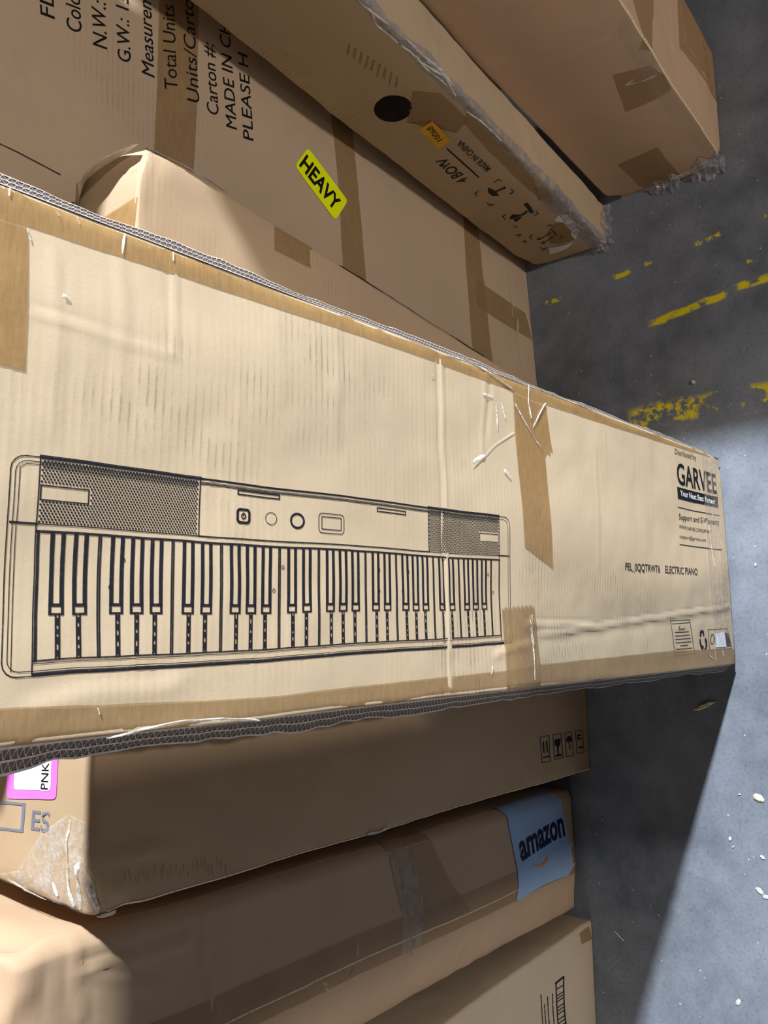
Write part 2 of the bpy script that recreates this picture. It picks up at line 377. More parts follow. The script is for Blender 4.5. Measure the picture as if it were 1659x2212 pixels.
X3, Y3, Z3 = (1, 0, 0), (0, 1, 0), (0, 0, 1)
def crop(ox, oy, sc): return lambda *pts: [(ox + x / sc, oy + y / sc) for x, y in pts]

# ------------------------------------------------------------------ floor
fl = link_mesh('floor', [(-9, -9, 0), (9, -9, 0), (9, 9, 0), (-9, 9, 0)], [(0, 1, 2, 3)], MAT['floor']); fl['kind'] = 'structure'

# ------------------------------------------------------------------ piano carton (leans back on the cartons behind it)
def at_z(u, v, z):
    d = ray(u, v); return EYE + d * ((z - CAM_H) / d[2])
_B = at_z(1590, 1432, 0.0115); _ln = 0.0892
pn = Carton('piano_carton', 'tall pale kraft carton printed with a line drawing of an electric piano, leaning back', (_B[0] - 0.004, _B[1], _B[2]),
            X3, (0, math.cos(_ln), -math.sin(_ln)), (0, math.sin(_ln), math.cos(_ln)), 0.404, 0.12, 1.378, MAT['piano'], 0.003, 0.005, 3, 0.0007)
F = 'F'
pn.crease(F, (943, 752), (968, 1497), 0.0022, -0.0013, taper=0.01)
pn.crease(F, (952, 752), (977, 1497), 0.0028, 0.0007, taper=0.01)
pn.crease(F, (1050, 785), (1040, 1010), 0.0025, 0.0009)
pn.crease(F, (1062, 790), (1050, 960), 0.004, -0.0005)
pn.crease(F, (378, 560), (372, 790), 0.0022, 0.0009)
pn.crease(F, (366, 560), (360, 760), 0.004, -0.0004)
pn.crease(F, (120, 500), (112, 980), 0.006, 0.0005)
pn.crease(F, (262, 520), (258, 950), 0.006, 0.0005)
pn.crease(F, (725, 680), (722, 1000), 0.006, 0.0004)
pn.crease(F, (600, 660), (602, 900), 0.007, 0.0003)
pn.crease(F, (1285, 950), (1290, 1250), 0.004, 0.0004)
pn.crease(F, (30, 668), (400, 778), 0.0026, 0.0009)
pn.crease(F, (1152, 1375), (1600, 1306), 0.0024, 0.0017, taper=0.06)
pn.crease(F, (1150, 1392), (1600, 1322), 0.006, -0.0006, taper=0.06)
pn.crease(F, (1120, 1352), (1300, 1346), 0.0025, 0.0016)
pn.crease(F, (1060, 1420), (1160, 1385), 0.004, 0.0014)
for u0, hh in ((1513, 0.0009), (1526, -0.0007), (1538, 0.0006)):
    pn.crease(F, (u0, 950), (u0 + 34, 1440), 0.0022, hh, taper=0.01)
pn.crease(F, (20, 1540), (420, 1470), 0.008, 0.001)
pn.dent(F, (1300, 1330), 0.05, 0.22, -0.004); pn.dent(F, (1250, 1150), 0.06, 0.2, 0.005); pn.dent(F, (500, 800), 0.09, 0.25, 0.004)
pn.dent(F, (200, 1250), 0.05, 0.1, -0.002)
# washboard ridges across the face
for i in range(46):
    u0 = 20 + i * 33 + random.uniform(-6, 6); 
    if 930 < u0 < 985: continue
    lo, hi = random.choice([(430 + 0.36 * u0, 760 + 0.15 * u0), (700, 1100), (1380, 1560 - 0.11 * u0), (900, 1250)])
    pn.crease(F, (u0, lo), (u0 + 4, hi), 0.0022, random.uniform(0.00012, 0.0004), taper=0.35)
pn.crush.append((np.array([0.404, 0, 0.0]), np.array([0.03, 0.05, 0.03]), (-0.002, 0.002, 0.003)))
pn.crush.append((np.array([0.0, 0, 0.0]), np.array([0.02, 0.05, 0.02]), (0.002, 0.002, 0.003)))
pn.build((0.0045, 0.03, 0.0042))

def board_lip(c, side, w0, w1, seed):
    """the flattened cut edge of the double-wall front board: a bevelled lip with its liners and flutes"""
    h = c.dim[2]; n = 260; t = np.linspace(0.004, h - 0.004, n); x0 = c.dim[0] if side > 0 else 0.0
    nz = lattice_noise(np.stack([t * 14, t * 0, t * 0], 1), seed) * 0.22 + lattice_noise(np.stack([t * 60, t * 0, t * 0], 1), seed + 1) * 0.1
    wd = (w0 + (w1 - w0) * (t / h) ** 2) * (1 + nz) * sstep(t / 0.045)
    def tow(P): return (c.A @ P.T).T + c.org - c.base
    def pt(T, f, lift):
        f = np.zeros_like(T) + f; W = np.interp(T, t, wd); x = x0 + side * (W * f - 0.0015 * (1 - f)) + side * lift * 0.7; y = 0.0006 + 0.0085 * f - lift * 0.7
        return np.stack([x, y, T], 1)
    prof = [(-0.0015, 0.001), (None, 0.009), (None, 0.0105), (-0.0015, 0.016)]
    rows = [pt(t, 0, 0), pt(t, 1.0, 0)]
    b = rows[1].copy(); b[:, 1] += 0.002; rows.append(b)
    e = np.stack([np.full(n, x0 - side * 0.0015), np.full(n, 0.017), t], 1); rows.append(e)
    V = np.concatenate(rows); Fc = []
    for j in range(4):
        k = (j + 1) % 4
        for i in range(n - 1):
            q = (j * n + i, j * n + i + 1, k * n + i + 1, k * n + i); Fc.append(q if side > 0 else q[::-1])
    Fc += [tuple(j * n for j in range(4)), tuple(j * n + n - 1 for j in range(4))]
    lip = link_mesh('board_edge', tow(V), Fc, MAT['edge'], c.root, False, None, 'ragged cut edge of the double-wall board')
    # liners and flutes on the bevel
    V2, F2 = [], []
    def rib(T, f, th, lift):
        k = len(V2); a, b_ = pt(T, f - th, lift), pt(T, f + th, lift)
        for p, q in zip(a, b_): V2.extend([p, q])
        for i in range(len(T) - 1): F2.append((k + 2 * i, k + 2 * i + 2, k + 2 * i + 3, k + 2 * i + 1))
    for f in (0.03, 0.5, 0.97):
        rib(t, np.full(n, f), 0.055 if f != 0.5 else 0.04, 0.0008)
    T = np.arange(0.01, h - 0.01, 0.00125); ph = lattice_noise(np.stack([T * 20, T * 0, T * 0], 1), seed + 5) * 2.0
    for mid in (0.265, 0.735):
        rib(T, mid + 0.19 * np.sin(T / 0.0052 * 2 * math.pi + ph + mid * 4), 0.035, 0.0007)
    link_mesh('flutes', tow(np.array(V2)), F2, MAT['liner'], lip, False, 'stuff')
board_lip(pn, 1, 0.0075, 0.0105, 5)
board_lip(pn, -1, 0.0085, 0.0155, 9)

# the printed piano: x along the instrument from its bass end, y up from its front edge (metres)
_D00, _D10, _D01, _D11 = (pn.px(F, *p) for p in ((1, 1467), (1108, 1391), (24, 981), (1096, 1120)))
def dr(x, y):
    X, Y = x / 0.604, y / 0.1545; return tuple((1 - X) * (1 - Y) * _D00 + X * (1 - Y) * _D10 + (1 - X) * Y * _D01 + X * Y * _D11)
def rect(x0, y0, x1, y1): return [dr(x0, y0), dr(x1, y0), dr(x1, y1), dr(x0, y1)]
def outline(x0, y0, x1, y1, wd, r=0.0):
    pts = []
    if r:
        for cx, cy, a0 in ((x1 - r, y1 - r, 0), (x0 + r, y1 - r, 90), (x0 + r, y0 + r, 180), (x1 - r, y0 + r, 270)):
            pts += [(cx + r * math.cos(math.radians(a0 + k * 22.5)), cy + r * math.sin(math.radians(a0 + k * 22.5))) for k in range(5)]
    else: pts = [(x0, y0), (x1, y0), (x1, y1), (x0, y1)]
    return path(pts + [pts[0]], wd)
def path(pts, wd):
    out = []
    for p, q in zip(pts[:-1], pts[1:]):
        p, q = np.array(p, float), np.array(q, float); L = np.linalg.norm(q - p)
        if L < 1e-7: continue
        d = (q - p) / L; nr = np.array([-d[1], d[0]]) * wd / 2; x = d * wd * 0.4
        out.append([dr(*(p - nr - x)), dr(*(q - nr + x)), dr(*(q + nr + x)), dr(*(p + nr - x))])
    return out
def ring(cx, cy, rx, ry, wd, n=24):
    pts = [(cx + rx * math.cos(2 * math.pi * i / n), cy + ry * math.sin(2 * math.pi * i / n)) for i in range(n + 1)]
    return path(pts, wd)
art = []
art += outline(0.000, 0.0, 0.604, 0.1545, 0.0009, 0.010) + outline(0.0035, 0.0035, 0.600, 0.151, 0.0006, 0.008)
art += path([(0.0065, 0.1065), (0.0065, 0.146), (0.011, 0.149), (0.021, 0.149)], 0.0006) + path([(0.0062, 0.004), (0.0062, 0.105)], 0.0006)
art += path([(0.002, 0.1065), (0.021, 0.1065)], 0.0018) + path([(0.579, 0.1065), (0.602, 0.1065)], 0.0016)
art += path([(0.0205, 0.155), (0.0205, 0.002)], 0.0010) + path([(0.582, 0.155), (0.582, 0.002)], 0.0010)
art += path([(0.021, 0.1065), (0.155, 0.1062)], 0.0009) + path([(0.155, 0.1545), (0.155, 0.1062)], 0.0012) + path([(0.45, 0.1545), (0.45, 0.1062)], 0.0012)
art += path([(0.155, 0.1062), (0.45, 0.1062)], 0.0013) + path([(0.45, 0.1062), (0.582, 0.1062)], 0.0008)
art += path([(0.021, 0.1548), (0.155, 0.1548)], 0.0030) + path([(0.45, 0.1548), (0.582, 0.1548)], 0.0030) + path([(0.155, 0.1545), (0.45, 0.1545)], 0.0018)
art += path([(0.155, 0.1518), (0.45, 0.1518)], 0.0006) + path([(0.155, 0.1500), (0.45, 0.1500)], 0.0009)
art += outline(0.022, 0.124, 0.058, 0.1345, 0.0011) + outline(0.543, 0.1225, 0.5795, 0.132, 0.0009)
art += outline(0.1935, 0.1452, 0.2395, 0.1488, 0.0014) + outline(0.366, 0.1435, 0.4115, 0.147, 0.0013)
art += outline(0.1935, 0.1205, 0.206, 0.132, 0.0024, 0.003) + ring(0.1998, 0.1262, 0.0022, 0.0022, 0.0011, 12) + path([(0.1998, 0.1262), (0.1998, 0.1295)], 0.001)
art += ring(0.2302, 0.1262, 0.0062, 0.0056, 0.0007) + ring(0.2605, 0.1262, 0.0076, 0.0066, 0.0021)
art += outline(0.2862, 0.1165, 0.3185, 0.1355, 0.0008, 0.004) + outline(0.2900, 0.1202, 0.3148, 0.1322, 0.0009)
KX, KP, NK = 0.0225, 0.5575 / 36, 36
art += path([(0.021, 0.1012), (0.582, 0.1012)], 0.0019) + path([(0.0225, 0.1012), (0.0225, 0.0105)], 0.0022) + path([(0.5805, 0.1012), (0.5805, 0.0105)], 0.0011)
art += path([(0.021, 0.0105), (0.582, 0.0105)], 0.0012) + path([(0.021, 0.0085), (0.582, 0.0085)], 0.0006) + path([(0.021, 0.0012), (0.604, 0.0012)], 0.0022)
lens = []
for kk in range(1, NK):
    x = KX + KP * kk; deg = kk % 7
    if deg in (1, 2, 4, 5, 6):
        off = {1: -0.0010, 2: 0.0010, 4: -0.0012, 5: 0, 6: 0.0012}[deg]; c = x + off; wq = 0.0057
        art += [rect(c - wq, 0.048, c - wq + 0.0034, 0.1012), rect(c + wq - 0.0034, 0.048, c + wq, 0.1012)]
        art += [rect(c - wq, 0.0415, c + wq, 0.0432), rect(c - wq, 0.0432, c - wq + 0.0022, 0.0485), rect(c + wq - 0.0022, 0.0432, c + wq, 0.0485), rect(c - wq, 0.0476, c + wq, 0.0500)]
        art += [rect(x - 0.0020, 0.0105, x - 0.0006, 0.0415), rect(x + 0.0006, 0.0105, x + 0.0020, 0.0415)]
        yy = 0.012
        while yy < 0.040:
            g = random.uniform(0.003, 0.007); art.append(rect(x - 0.0007, yy, x + 0.0007, min(yy + g, 0.041))); yy += g + random.uniform(0.0015, 0.004)
    else:
        art += [rect(x - 0.0015, 0.0105, x - 0.0001, 0.1012), rect(x + 0.0002, 0.0105, x + 0.0015, 0.1012)]
for kx in (4, 14, 22, 25, 35):
    for yy in (0.062, 0.083):
        cx = KX + KP * kx + random.choice((-0.006, 0.004)); art += ring(cx, yy, 0.0014, 0.0017, 0.0006, 8)
pn.decal('printed_piano', F, art, MAT['ink'], 0.00032, px=False, step=0.009)
dots = []
for gx0, gx1, lx0, lx1, ly0, ly1 in ((0.0225, 0.1538, 0.021, 0.0595, 0.123, 0.1357), (0.4515, 0.5805, 0.5415, 0.582, 0.1215, 0.133)):
    ny = 22
    for j in range(ny):
        y = 0.1080 + j * 0.00208; x = gx0 + (0.0013 if j % 2 else 0)
        while x < gx1:
            if not (lx0 < x < lx1 and ly0 < y < ly1):
                r_ = 0.00098 + (0.00022 if y > 0.147 else 0)
                dots.append([dr(x + r_ * math.cos(k * math.pi / 3), y + r_ * math.sin(k * math.pi / 3)) for k in range(6)])
            x += 0.0026
pn.decal('printed_speaker_grille', F, dots, MAT['ink'], 0.0003, px=False, step=None, kind='stuff')

# lettering on the lower end
c = crop(1400, 940, 6.405)
def T(s, a, b, t, **kw): a, b, t = c(a, b, t); return pn.text('printed_lettering', F, s, a, b, t, kw.pop('mat', MAT['ink']), kw.pop('eps', 0.0005), step=0.004, **kw)
T('Distributed by', (365, 262), (655, 352), (362, 185))
T('GARVEE', (398, 668), (948, 812), (378, 378), bold=0.018, mat=MAT['ink_solid'])
bar = pn.decal('slogan_bar', F, [c((392, 712), (955, 858), (968, 1005), (405, 875))], MAT['ink_solid'], 0.0005, step=0.004)
T('Your Next Best Partner', (437, 832), (920, 955), (430, 752), bold=0.015, mat=MAT['white'], eps=0.0009, parent=bar)
pn.strokes('printed_rule', F, [c((410, 993), (978, 1115))], 2.2, MAT['ink']); pn.strokes('printed_rule', F, [c((445, 1510), (1010, 1585))], 2.2, MAT['ink'])
T('Support and E-Warranty', (420, 1158), (980, 1245), (418, 1078), bold=0.008)
T('WWW.GARVEE.COM/SUPPORT', (428, 1285), (865, 1362), (425, 1233))
T('support@garvee.com', (438, 1418), (803, 1470), (436, 1368))
c = crop(1060, 900, 2.77)
T('PEL_0QQTRWT6', (797, 918), (1012, 930), (795, 872), bold=0.012); T('ELECTRIC PIANO', (1043, 932), (1238, 948), (1042, 888), bold=0.012)
c = crop(1400, 1280, 6.405)
pn.strokes('warning_panel', F, [c((322, 385), (580, 375), (645, 850), (378, 878)), c((348, 430), (578, 414))], 1.2, MAT['ink_f'], closed=True)
wl = []
for (a, b) in (((382, 548), (566, 540)), ((384, 600), (580, 586)), ((386, 647), (595, 632)), ((392, 695), (598, 680)), ((450, 737), (550, 727)), ((398, 785), (612, 768)), ((392, 834), (525, 820))):
    n = 9
    for i in range(n):
        p0 = np.array(a) + (np.array(b) - a) * (i + 0.05) / n; p1 = np.array(a) + (np.array(b) - a) * (i + random.uniform(0.7, 0.95)) / n
        wl.append(c(tuple(p0), tuple(p1)))
pn.strokes('small_print', F, wl, 1.7, MAT['ink_f'])
pn.strokes('warning_mark', F, [c((425, 515), (437, 462), (447, 513), (425, 515)), c((452, 500), (512, 496)), c((455, 512), (508, 507))], 1.0, MAT['ink_f'])
pn.decal('recycling_mark', F, [c((712, 610), (712, 545), (735, 518), (768, 528), (780, 600), (762, 606), (752, 560), (737, 565), (735, 612)),
                               c((792, 622), (812, 660), (818, 740), (800, 805), (772, 790), (780, 770), (790, 770), (793, 720), (780, 650)),
                               c((760, 808), (738, 800), (712, 725), (706, 650), (722, 640), (735, 720), (752, 740), (768, 745))], MAT['ink'], 0.0003)
pn.strokes('printed_frame', F, [c((828, 515), (1090, 498), (1155, 775), (850, 800))], 1.2, MAT['ink_f'], closed=True)
pn.strokes('printed_frame', F, [c(*[(885 + 22 * math.cos(a), 650 + 70 * math.sin(a)) for a in np.linspace(0, 2 * math.pi, 17)])], 1.3, MAT['ink_f'])
pn.decal('white_sticker', F, [c((910, 572), (1046, 545), (1072, 755), (930, 765))], MAT['white'], 0.0006, label='small white sticker')
pn.decal('printed_block', F, [c((1052, 552), (1110, 570), (1145, 748), (1076, 755))], MAT['navy'], 0.0004)

# tape on the piano carton
pn.decal('packing_tape', F, [[(60, 490), (220, 543), (372, 592), (600, 668), (860, 755), (1107, 845), (1179, 876), (1350, 931), (1511, 982), (1530, 988), (1560, 970), (1475, 947), (1200, 843), (800, 688), (400, 536), (0, 382), (-60, 360), (-60, 455)]], MAT['tape'], 0.0005)
pn.decal('packing_tape', F, [[(-60, 455), (60, 491), (50, 803), (-60, 772)]], MAT['tape'], 0.0007)
pn.decal('packing_tape', F, [[(-60, 1534), (0, 1531), (217, 1524), (600, 1502), (1091, 1450), (1165, 1436), (1453, 1405), (1594, 1402), (1592, 1432), (1300, 1468), (800, 1530), (300, 1590), (0, 1627), (-60, 1634)]], MAT['tape_d'], 0.0005)
pn.decal('packing_tape', F, [[(1107, 845), (1179, 878), (1187, 950), (1192, 979), (1188, 975), (1186, 986), (1181, 980), (1176, 988), (1181, 1080), (1186, 1159), (1192, 1227), (1160, 1205), (1129, 1183), (1122, 1080), (1113, 950)]], MAT['tape'], 0.0009)
zz = [(1085, 1315)] + [(1085 + 70 * i / 16, 1315 - 6 * i / 16 + (3 if i % 2 else -3)) for i in range(1, 16)] + [(1155, 1309)]
pn.decal('packing_tape', F, [zz + [(1160, 1370), (1165, 1436), (1166, 1487), (1094, 1497), (1091, 1420)]], MAT['tape_d'], 0.0009)
pn.decal('clear_tape', F, [[(1513, 985), (1556, 985), (1575, 1200), (1592, 1402), (1550, 1402), (1530, 1200)]], MAT['clear'], 0.0012)
# split film strands; highlights on the tape painted as pale ribbons
pn.ribbon('crumpled_film', F, [(1110, 872), (1128, 905), (1150, 945), (1168, 972)], 0.0028, 0.003, MAT['film_w'], seed=2, label='twisted strand of split clear tape')
pn.ribbon('crumpled_film', F, [(1177, 873), (1162, 900), (1150, 925)], 0.003, 0.003, MAT['film_w'], seed=3)
pn.ribbon('crumpled_film', F, [(1142, 832), (1140, 870), (1146, 905)], 0.002, 0.002, MAT['film_w'], seed=4)
for i, (pts, wd) in enumerate((([(1040, 852), (1062, 858)], 0.004), ([(1070, 870), (1074, 930)], 0.004), ([(1082, 870), (1090, 905)], 0.003), ([(1020, 1000), (1045, 985)], 0.006), ([(1085, 1015), (1100, 1035)], 0.008),
                               ([(58, 495), (64, 520)], 0.004), ([(270, 505), (262, 550)], 0.003), ([(375, 545), (373, 565)], 0.004), ([(25, 398), (20, 425)], 0.003), ([(168, 470), (172, 485)], 0.003), ([(120, 455), (128, 468)], 0.006),
                               ([(130, 640), (145, 650)], 0.010), ([(926, 812), (934, 814)], 0.004), ([(1530, 1135), (1542, 1222)], 0.0025), ([(1062, 1440), (1060, 1458)], 0.003), ([(208, 1530), (212, 1545)], 0.002), ([(1145, 1330), (1150, 1410)], 0.0012), ([(1150, 1330), (1153, 1470)], 0.0018), ([(1525, 1410), (1540, 1425)], 0.002), ([(1558, 1405), (1562, 1420)], 0.002))):
    pn.ribbon('painted_glint', F, pts, wd, 0.0012, MAT['film_w'], seed=30 + i)
pn.ribbon('film_crease', F, [(560, 1552), (480, 1550), (400, 1556), (300, 1578), (230, 1598)], 0.0022, 0.002, MAT['film_w'], seed=60)
pn.ribbon('film_crease', F, [(1107, 842), (1045, 800), (1010, 780), (960, 765)], 0.002, 0.002, MAT['film_w'], seed=61)
pn.ribbon('film_crease', F, [(1020, 1010), (1070, 960), (1110, 935)], 0.0012, 0.0006, MAT['torn'], seed=62)

# ------------------------------------------------------------------ heavy carton behind
_yaw = 0.06
hv = Carton('freight_carton', 'wide carton with a yellow HEAVY sticker and printed carton details', (0.17, 0.7975, 0), (math.cos(_yaw), math.sin(_yaw), 0), (-math.sin(_yaw), math.cos(_yaw), 0), Z3, 0.86, 0.40, 1.44, MAT['heavy'], 0.004, 0.012, 11, 0.001)
hv.crease(F, (1091, 567), (1123, 798), 0.004, 0.002, taper=0.02); hv.crease(F, (1098, 572), (1130, 800), 0.004, -0.002, taper=0.02)
hv.crease(F, (160, 200), (170, 260), 0.006, -0.0015); hv.crease(F, (205, 262), (225, 250), 0.005, 0.002)
hv.build((0.008, 0.05, 0.008))
hv.decal('packing_tape', F, [[(344, -60), (430, -30), (427, 69), (418, 358), (410, 560), (325, 560), (333, 307), (342, 11)]], MAT['tape_d'], 0.0005)
hv.decal('packing_tape', F, [[(714, 240), (760, 270), (764, 322), (791, 593), (800, 680), (752, 680), (742, 575), (721, 289)]], MAT['tape_d'], 0.0005)
hv.decal('packing_tape', F, [[(997, 460), (1032, 485), (1035, 521), (1063, 768), (1070, 830), (1026, 800), (1018, 733), (1012, 640), (1001, 498)]], MAT['tape_d'], 0.0005)
hv.decal('packing_tape', F, [[(1030, 600), (1045, 615), (1090, 645), (1134, 677), (1149, 735), (1100, 706), (1054, 677), (1030, 660)]], MAT['tape_d'], 0.0008)
for s, a, b, t in (('PLEASE H', (548, 304), (536, 118), (526, 301)), ('MADE IN CH', (512, 280), (496, 52), (487, 277)), ('Carton #:', (470, 250), (461, 96), (444, 246)), ('Units/Carton', (427, 224), (415, -22), (400, 221)),
                   ('Total Units', (380, 193), (374, 13), (352, 193)), ('Measurement', (331, 170), (322, -62), (304, 162)), ('G.W.: 13', (281, 137), (277, -6), (253, 132)), ('N.W.:', (231, 108), (229, 6), (200, 100)), ('Color', (177, 72), (172, -25), (144, 64)), ('FL', (118, 41), (115, -8), (86, 33))):
    hv.text('printed_lettering', F, s, a, b, t, MAT['ink_solid'], 0.0007, shear=0.12)
def rounded(pts, r=0.12, n=4):
    P = [np.array(p, float) for p in pts]; out = []; N = len(P)
    for i in range(N):
        a, b, d = P[i - 1], P[i], P[(i + 1) % N]; L = min(np.linalg.norm(b - a), np.linalg.norm(d - b))
        p = b + (a - b) / np.linalg.norm(a - b) * r * L; q = b + (d - b) / np.linalg.norm(d - b) * r * L
        out += [tuple((1 - k) ** 2 * p + 2 * k * (1 - k) * b + k * k * q) for k in np.linspace(0, 1, n)]
    return out
lb = hv.decal('warning_sticker', F, [rounded([(637, 358), (664, 320), (750, 434), (723, 477)], 0.18)], MAT['yellow'], 0.0010, label='fluorescent yellow HEAVY sticker')
hv.text('lettering', F, 'HEAVY', (646, 356), (722, 458), (661, 334), MAT['ink_solid'], 0.0014, bold=0.03, parent=lb)
hv.strokes('slit', F, [[(0, 309), (40, 328), (130, 376)]], 3, MAT['ink_f'])

# ------------------------------------------------------------------ narrow carton wedged between
md = Carton('narrow_carton', 'plain narrow carton with a torn top corner, wedged behind the piano carton', (0.222, 0.657, 0), X3, Y3, (0.076, 0, 1), 0.196, 0.128, 1.187, MAT['mid'], 0.004, 0.01, 17, 0.001)
md.crush.append((np.array([0.196, 0.0, 1.187]), np.array([0.03, 0.03, 0.04]), (-0.006, 0.004, -0.008)))
md.crease(F, (490, 415), (600, 488), 0.004, 0.002); md.crease(F, (300, 310), (300, 470), 0.006, 0.0025, taper=0.02)
md.crease(F, (672, 535), (673, 585), 0.0025, -0.003); md.crease(F, (888, 670), (892, 720), 0.004, 0.0015)
md.build((0.008, 0.03, 0.008))
md.decal('packing_tape', F, [[(590, 488), (640, 515), (672, 535), (671, 580), (590, 540)]], MAT['tape_d'], 0.0006)
md.ribbon('torn_edge', F, [(302, 296), (350, 327), (420, 372), (488, 415)], 0.005, 0.002, MAT['edge'], seed=5, tilt=0.001, label='ragged torn board edge')
md.ribbon('torn_edge', F, [(736, 568), (850, 645), (960, 715), (1050, 768)], 0.004, 0.0025, MAT['edge'], seed=6, label='ragged torn board edge')
md.decal('packing_tape', 'T', [[(0.0, 0.01), (0.13, 0.0), (0.13, 0.12), (0.0, 0.12)]], MAT['tape'], 0.0006, px=False)
# torn flap curling up along the right top edge
V, Fc = [], []
for i in range(15):
    k = i / 14; y = 0.004 + 0.12 * k; hgt = 0.004 + 0.022 * math.sin(math.pi * min(1, k * 1.1)) + random.uniform(-0.002, 0.002)
    for j in range(5):
        m = j / 4; V.append((0.192 - 0.004 * m - 0.035 * m * m * k, y, 1.184 + hgt * m))
for i in range(14):
    for j in range(4): Fc.append((i * 5 + j, i * 5 + j + 1, i * 5 + j + 6, i * 5 + j + 5))
Vw = (md.A @ np.array(V).T).T + md.org - md.base
link_mesh('torn_flap', Vw, Fc, MAT['torn'], md.root, True, None, 'pale torn paper curling off the top')

# ------------------------------------------------------------------ bow carton
bw = Carton('narrow_bow_carton', 'narrow taped carton with upside-down print 4 BOW and a black dot', (0.858, 0.632, 0), X3, Y3, (0.0, -0.03, 1), 0.094, 0.195, 1.86, MAT['bow'], 0.005, 0.008, 23, 0.0022)
L = 'L'
for p, q, hh in (((745, 262), (890, 158), 0.003), ((845, 340), (905, 302), 0.003), ((910, 395), (975, 345), 0.003), ((1010, 475), (1130, 405), 0.0035), ((515, 80), (595, 5), 0.003), ((530, 75), (720, 150), 0.002), ((735, 140), (860, 250), 0.0015), ((1035, 500), (1180, 440), 0.003), ((1100, 545), (1130, 575), 0.003)):
    bw.crease(L, p, q, 0.004, hh, taper=0.05)
for p, q in (((1020, 200), (1010, 270)), ((940, 90), (935, 160)), ((1085, 175), (1075, 240)), ((1180, 300), (1165, 380)), ((1220, 380), (1205, 430))):
    bw.crease(F, p, q, 0.003, 0.0025)
bw.crush.append((np.array([0, 0.195, 0.0]), np.array([0.04, 0.03, 0.05]), (0.004, -0.012, 0.01)))
bw.build((0.006, 0.006, 0.007))
ctr = bw.px(L, 851, 233); bw.decal('printed_dot', L, [[(ctr[0] + 0.031 * math.cos(a), ctr[1] + 0.031 * math.sin(a)) for a in np.linspace(0, 2 * math.pi, 37)[:-1]]], MAT['ink_solid'], 0.0006, px=False, label='large solid black printed dot')
c = crop(780, 180, 2.9625)
ol = bw.decal('number_sticker', L, [c((370, 290), (455, 237), (575, 370), (495, 420))], MAT['orange'], 0.0012, label='orange sticker reading 10068')
bw.text('lettering', L, '10068', *c((522, 358), (452, 268), (488, 376)), MAT['ink'], 0.0017, parent=ol)
bw.text('printed_lettering', L, '4 BOW', *c((704, 622), (545, 468), (640, 648)), MAT['ink_f'], 0.0008, bold=0.015)
bw.text('printed_lettering', L, 'MADE IN CHINA', *c((838, 545), (640, 365), (806, 570)), MAT['ink_f'], 0.0008, bold=0.015)
bw.strokes('printed_rule', L, [c((555, 420), (640, 495), (760, 600))], 3, MAT['ink'], 0.0008)
c = crop(1000, 380, 4.81)
bw.decal('umbrella_mark', L, [c((268, 128), (272, 182), (312, 214), (382, 214), (352, 172), (302, 140)), c((335, 170), (440, 108), (452, 122), (444, 130), (436, 120), (340, 180))], MAT['green'], 0.0008)
bw.decal('glass_mark', L, [c((488, 432), (520, 400), (600, 394), (612, 432), (585, 455), (550, 480), (530, 455)), c((598, 396), (665, 350), (672, 360), (606, 408)), c((625, 290), (660, 270), (745, 370), (715, 395))], MAT['green'], 0.0008)
bw.decal('arrow_mark', L, [c((918, 562), (932, 558), (985, 612), (975, 624)), c((915, 588), (800, 655), (795, 642), (755, 668), (810, 668), (806, 660), (922, 596)), c((950, 622), (840, 690), (834, 678), (796, 706), (850, 702), (846, 694), (958, 630))], MAT['ink_f'], 0.0008)
br = []
for a in (((340, 65), (378, 36), (406, 52)), ((160, 215), (138, 190), (168, 168)), ((488, 185), (526, 158), (500, 134)), ((262, 288), (284, 302), (330, 288)), ((442, 446), (422, 428), (452, 402)), ((745, 412), (788, 392), (766, 366)), ((530, 520), (552, 540), (562, 528)), ((880, 525), (914, 512), (940, 534)), ((1004, 656), (1046, 634), (1018, 616)), ((712, 664), (690, 644), (716, 624)), ((792, 744), (822, 768), (860, 746)), ((548, 628), (596, 620), (580, 640)), ((610, 690), (650, 684), (640, 700))): br.append(c(*a))
for b_ in br: bw.strokes('corner_mark', L, [b_], 1.8, MAT['ink_f'], 0.0008)
bw.decal('bare_patch', L, [c((870, 600), (960, 500), (1060, 490), (1140, 570), (1140, 625), (1180, 655), (1000, 705), (900, 700))], MAT['tape'], 0.0007)
bw.decal('paper_scrap', L, [c((960, 470), (1020, 395), (1090, 400), (1150, 415), (1160, 462), (1190, 500), (1225, 565), (1205, 600), (1180, 655), (1140, 622), (1142, 572), (1100, 530), (1060, 490))], MAT['white'], 0.0014, label='torn remnant of a white label')
bw.decal('paper_scrap', L, [c((892, 740), (985, 722), (1080, 700), (1160, 670), (1080, 740), (985, 780), (890, 810))], MAT['white'], 0.0014, label='torn remnant of a white label')
bw.decal('packing_tape', L, [[(890, 195), (950, 200), (1010, 260), (985, 290), (930, 258), (880, 262)]], MAT['tape_l'], 0.0006)
bw.decal('packing_tape', L, [[(1008, 230), (1100, 320), (1150, 380), (1165, 430), (1130, 400), (1060, 330), (1000, 270)]], MAT['tape_l'], 0.0006)
bw.decal('packing_tape', L, [[(1150, 400), (1180, 405), (1195, 440), (1160, 432)]], MAT['tape_l'], 0.0009)
sm = []
for i in range(9):
    u0, v0 = 752 + i * 13, 90 + i * 9
    sm.append([(u0, v0), (u0 - 4, v0 + 24 + random.uniform(-6, 12)), (u0 + 1, v0 + 26), (u0 + 5, v0 + 2)])
bw.decal('scuff_marks', L, sm, MAT['tape_l'], 0.0005, kind='stuff')
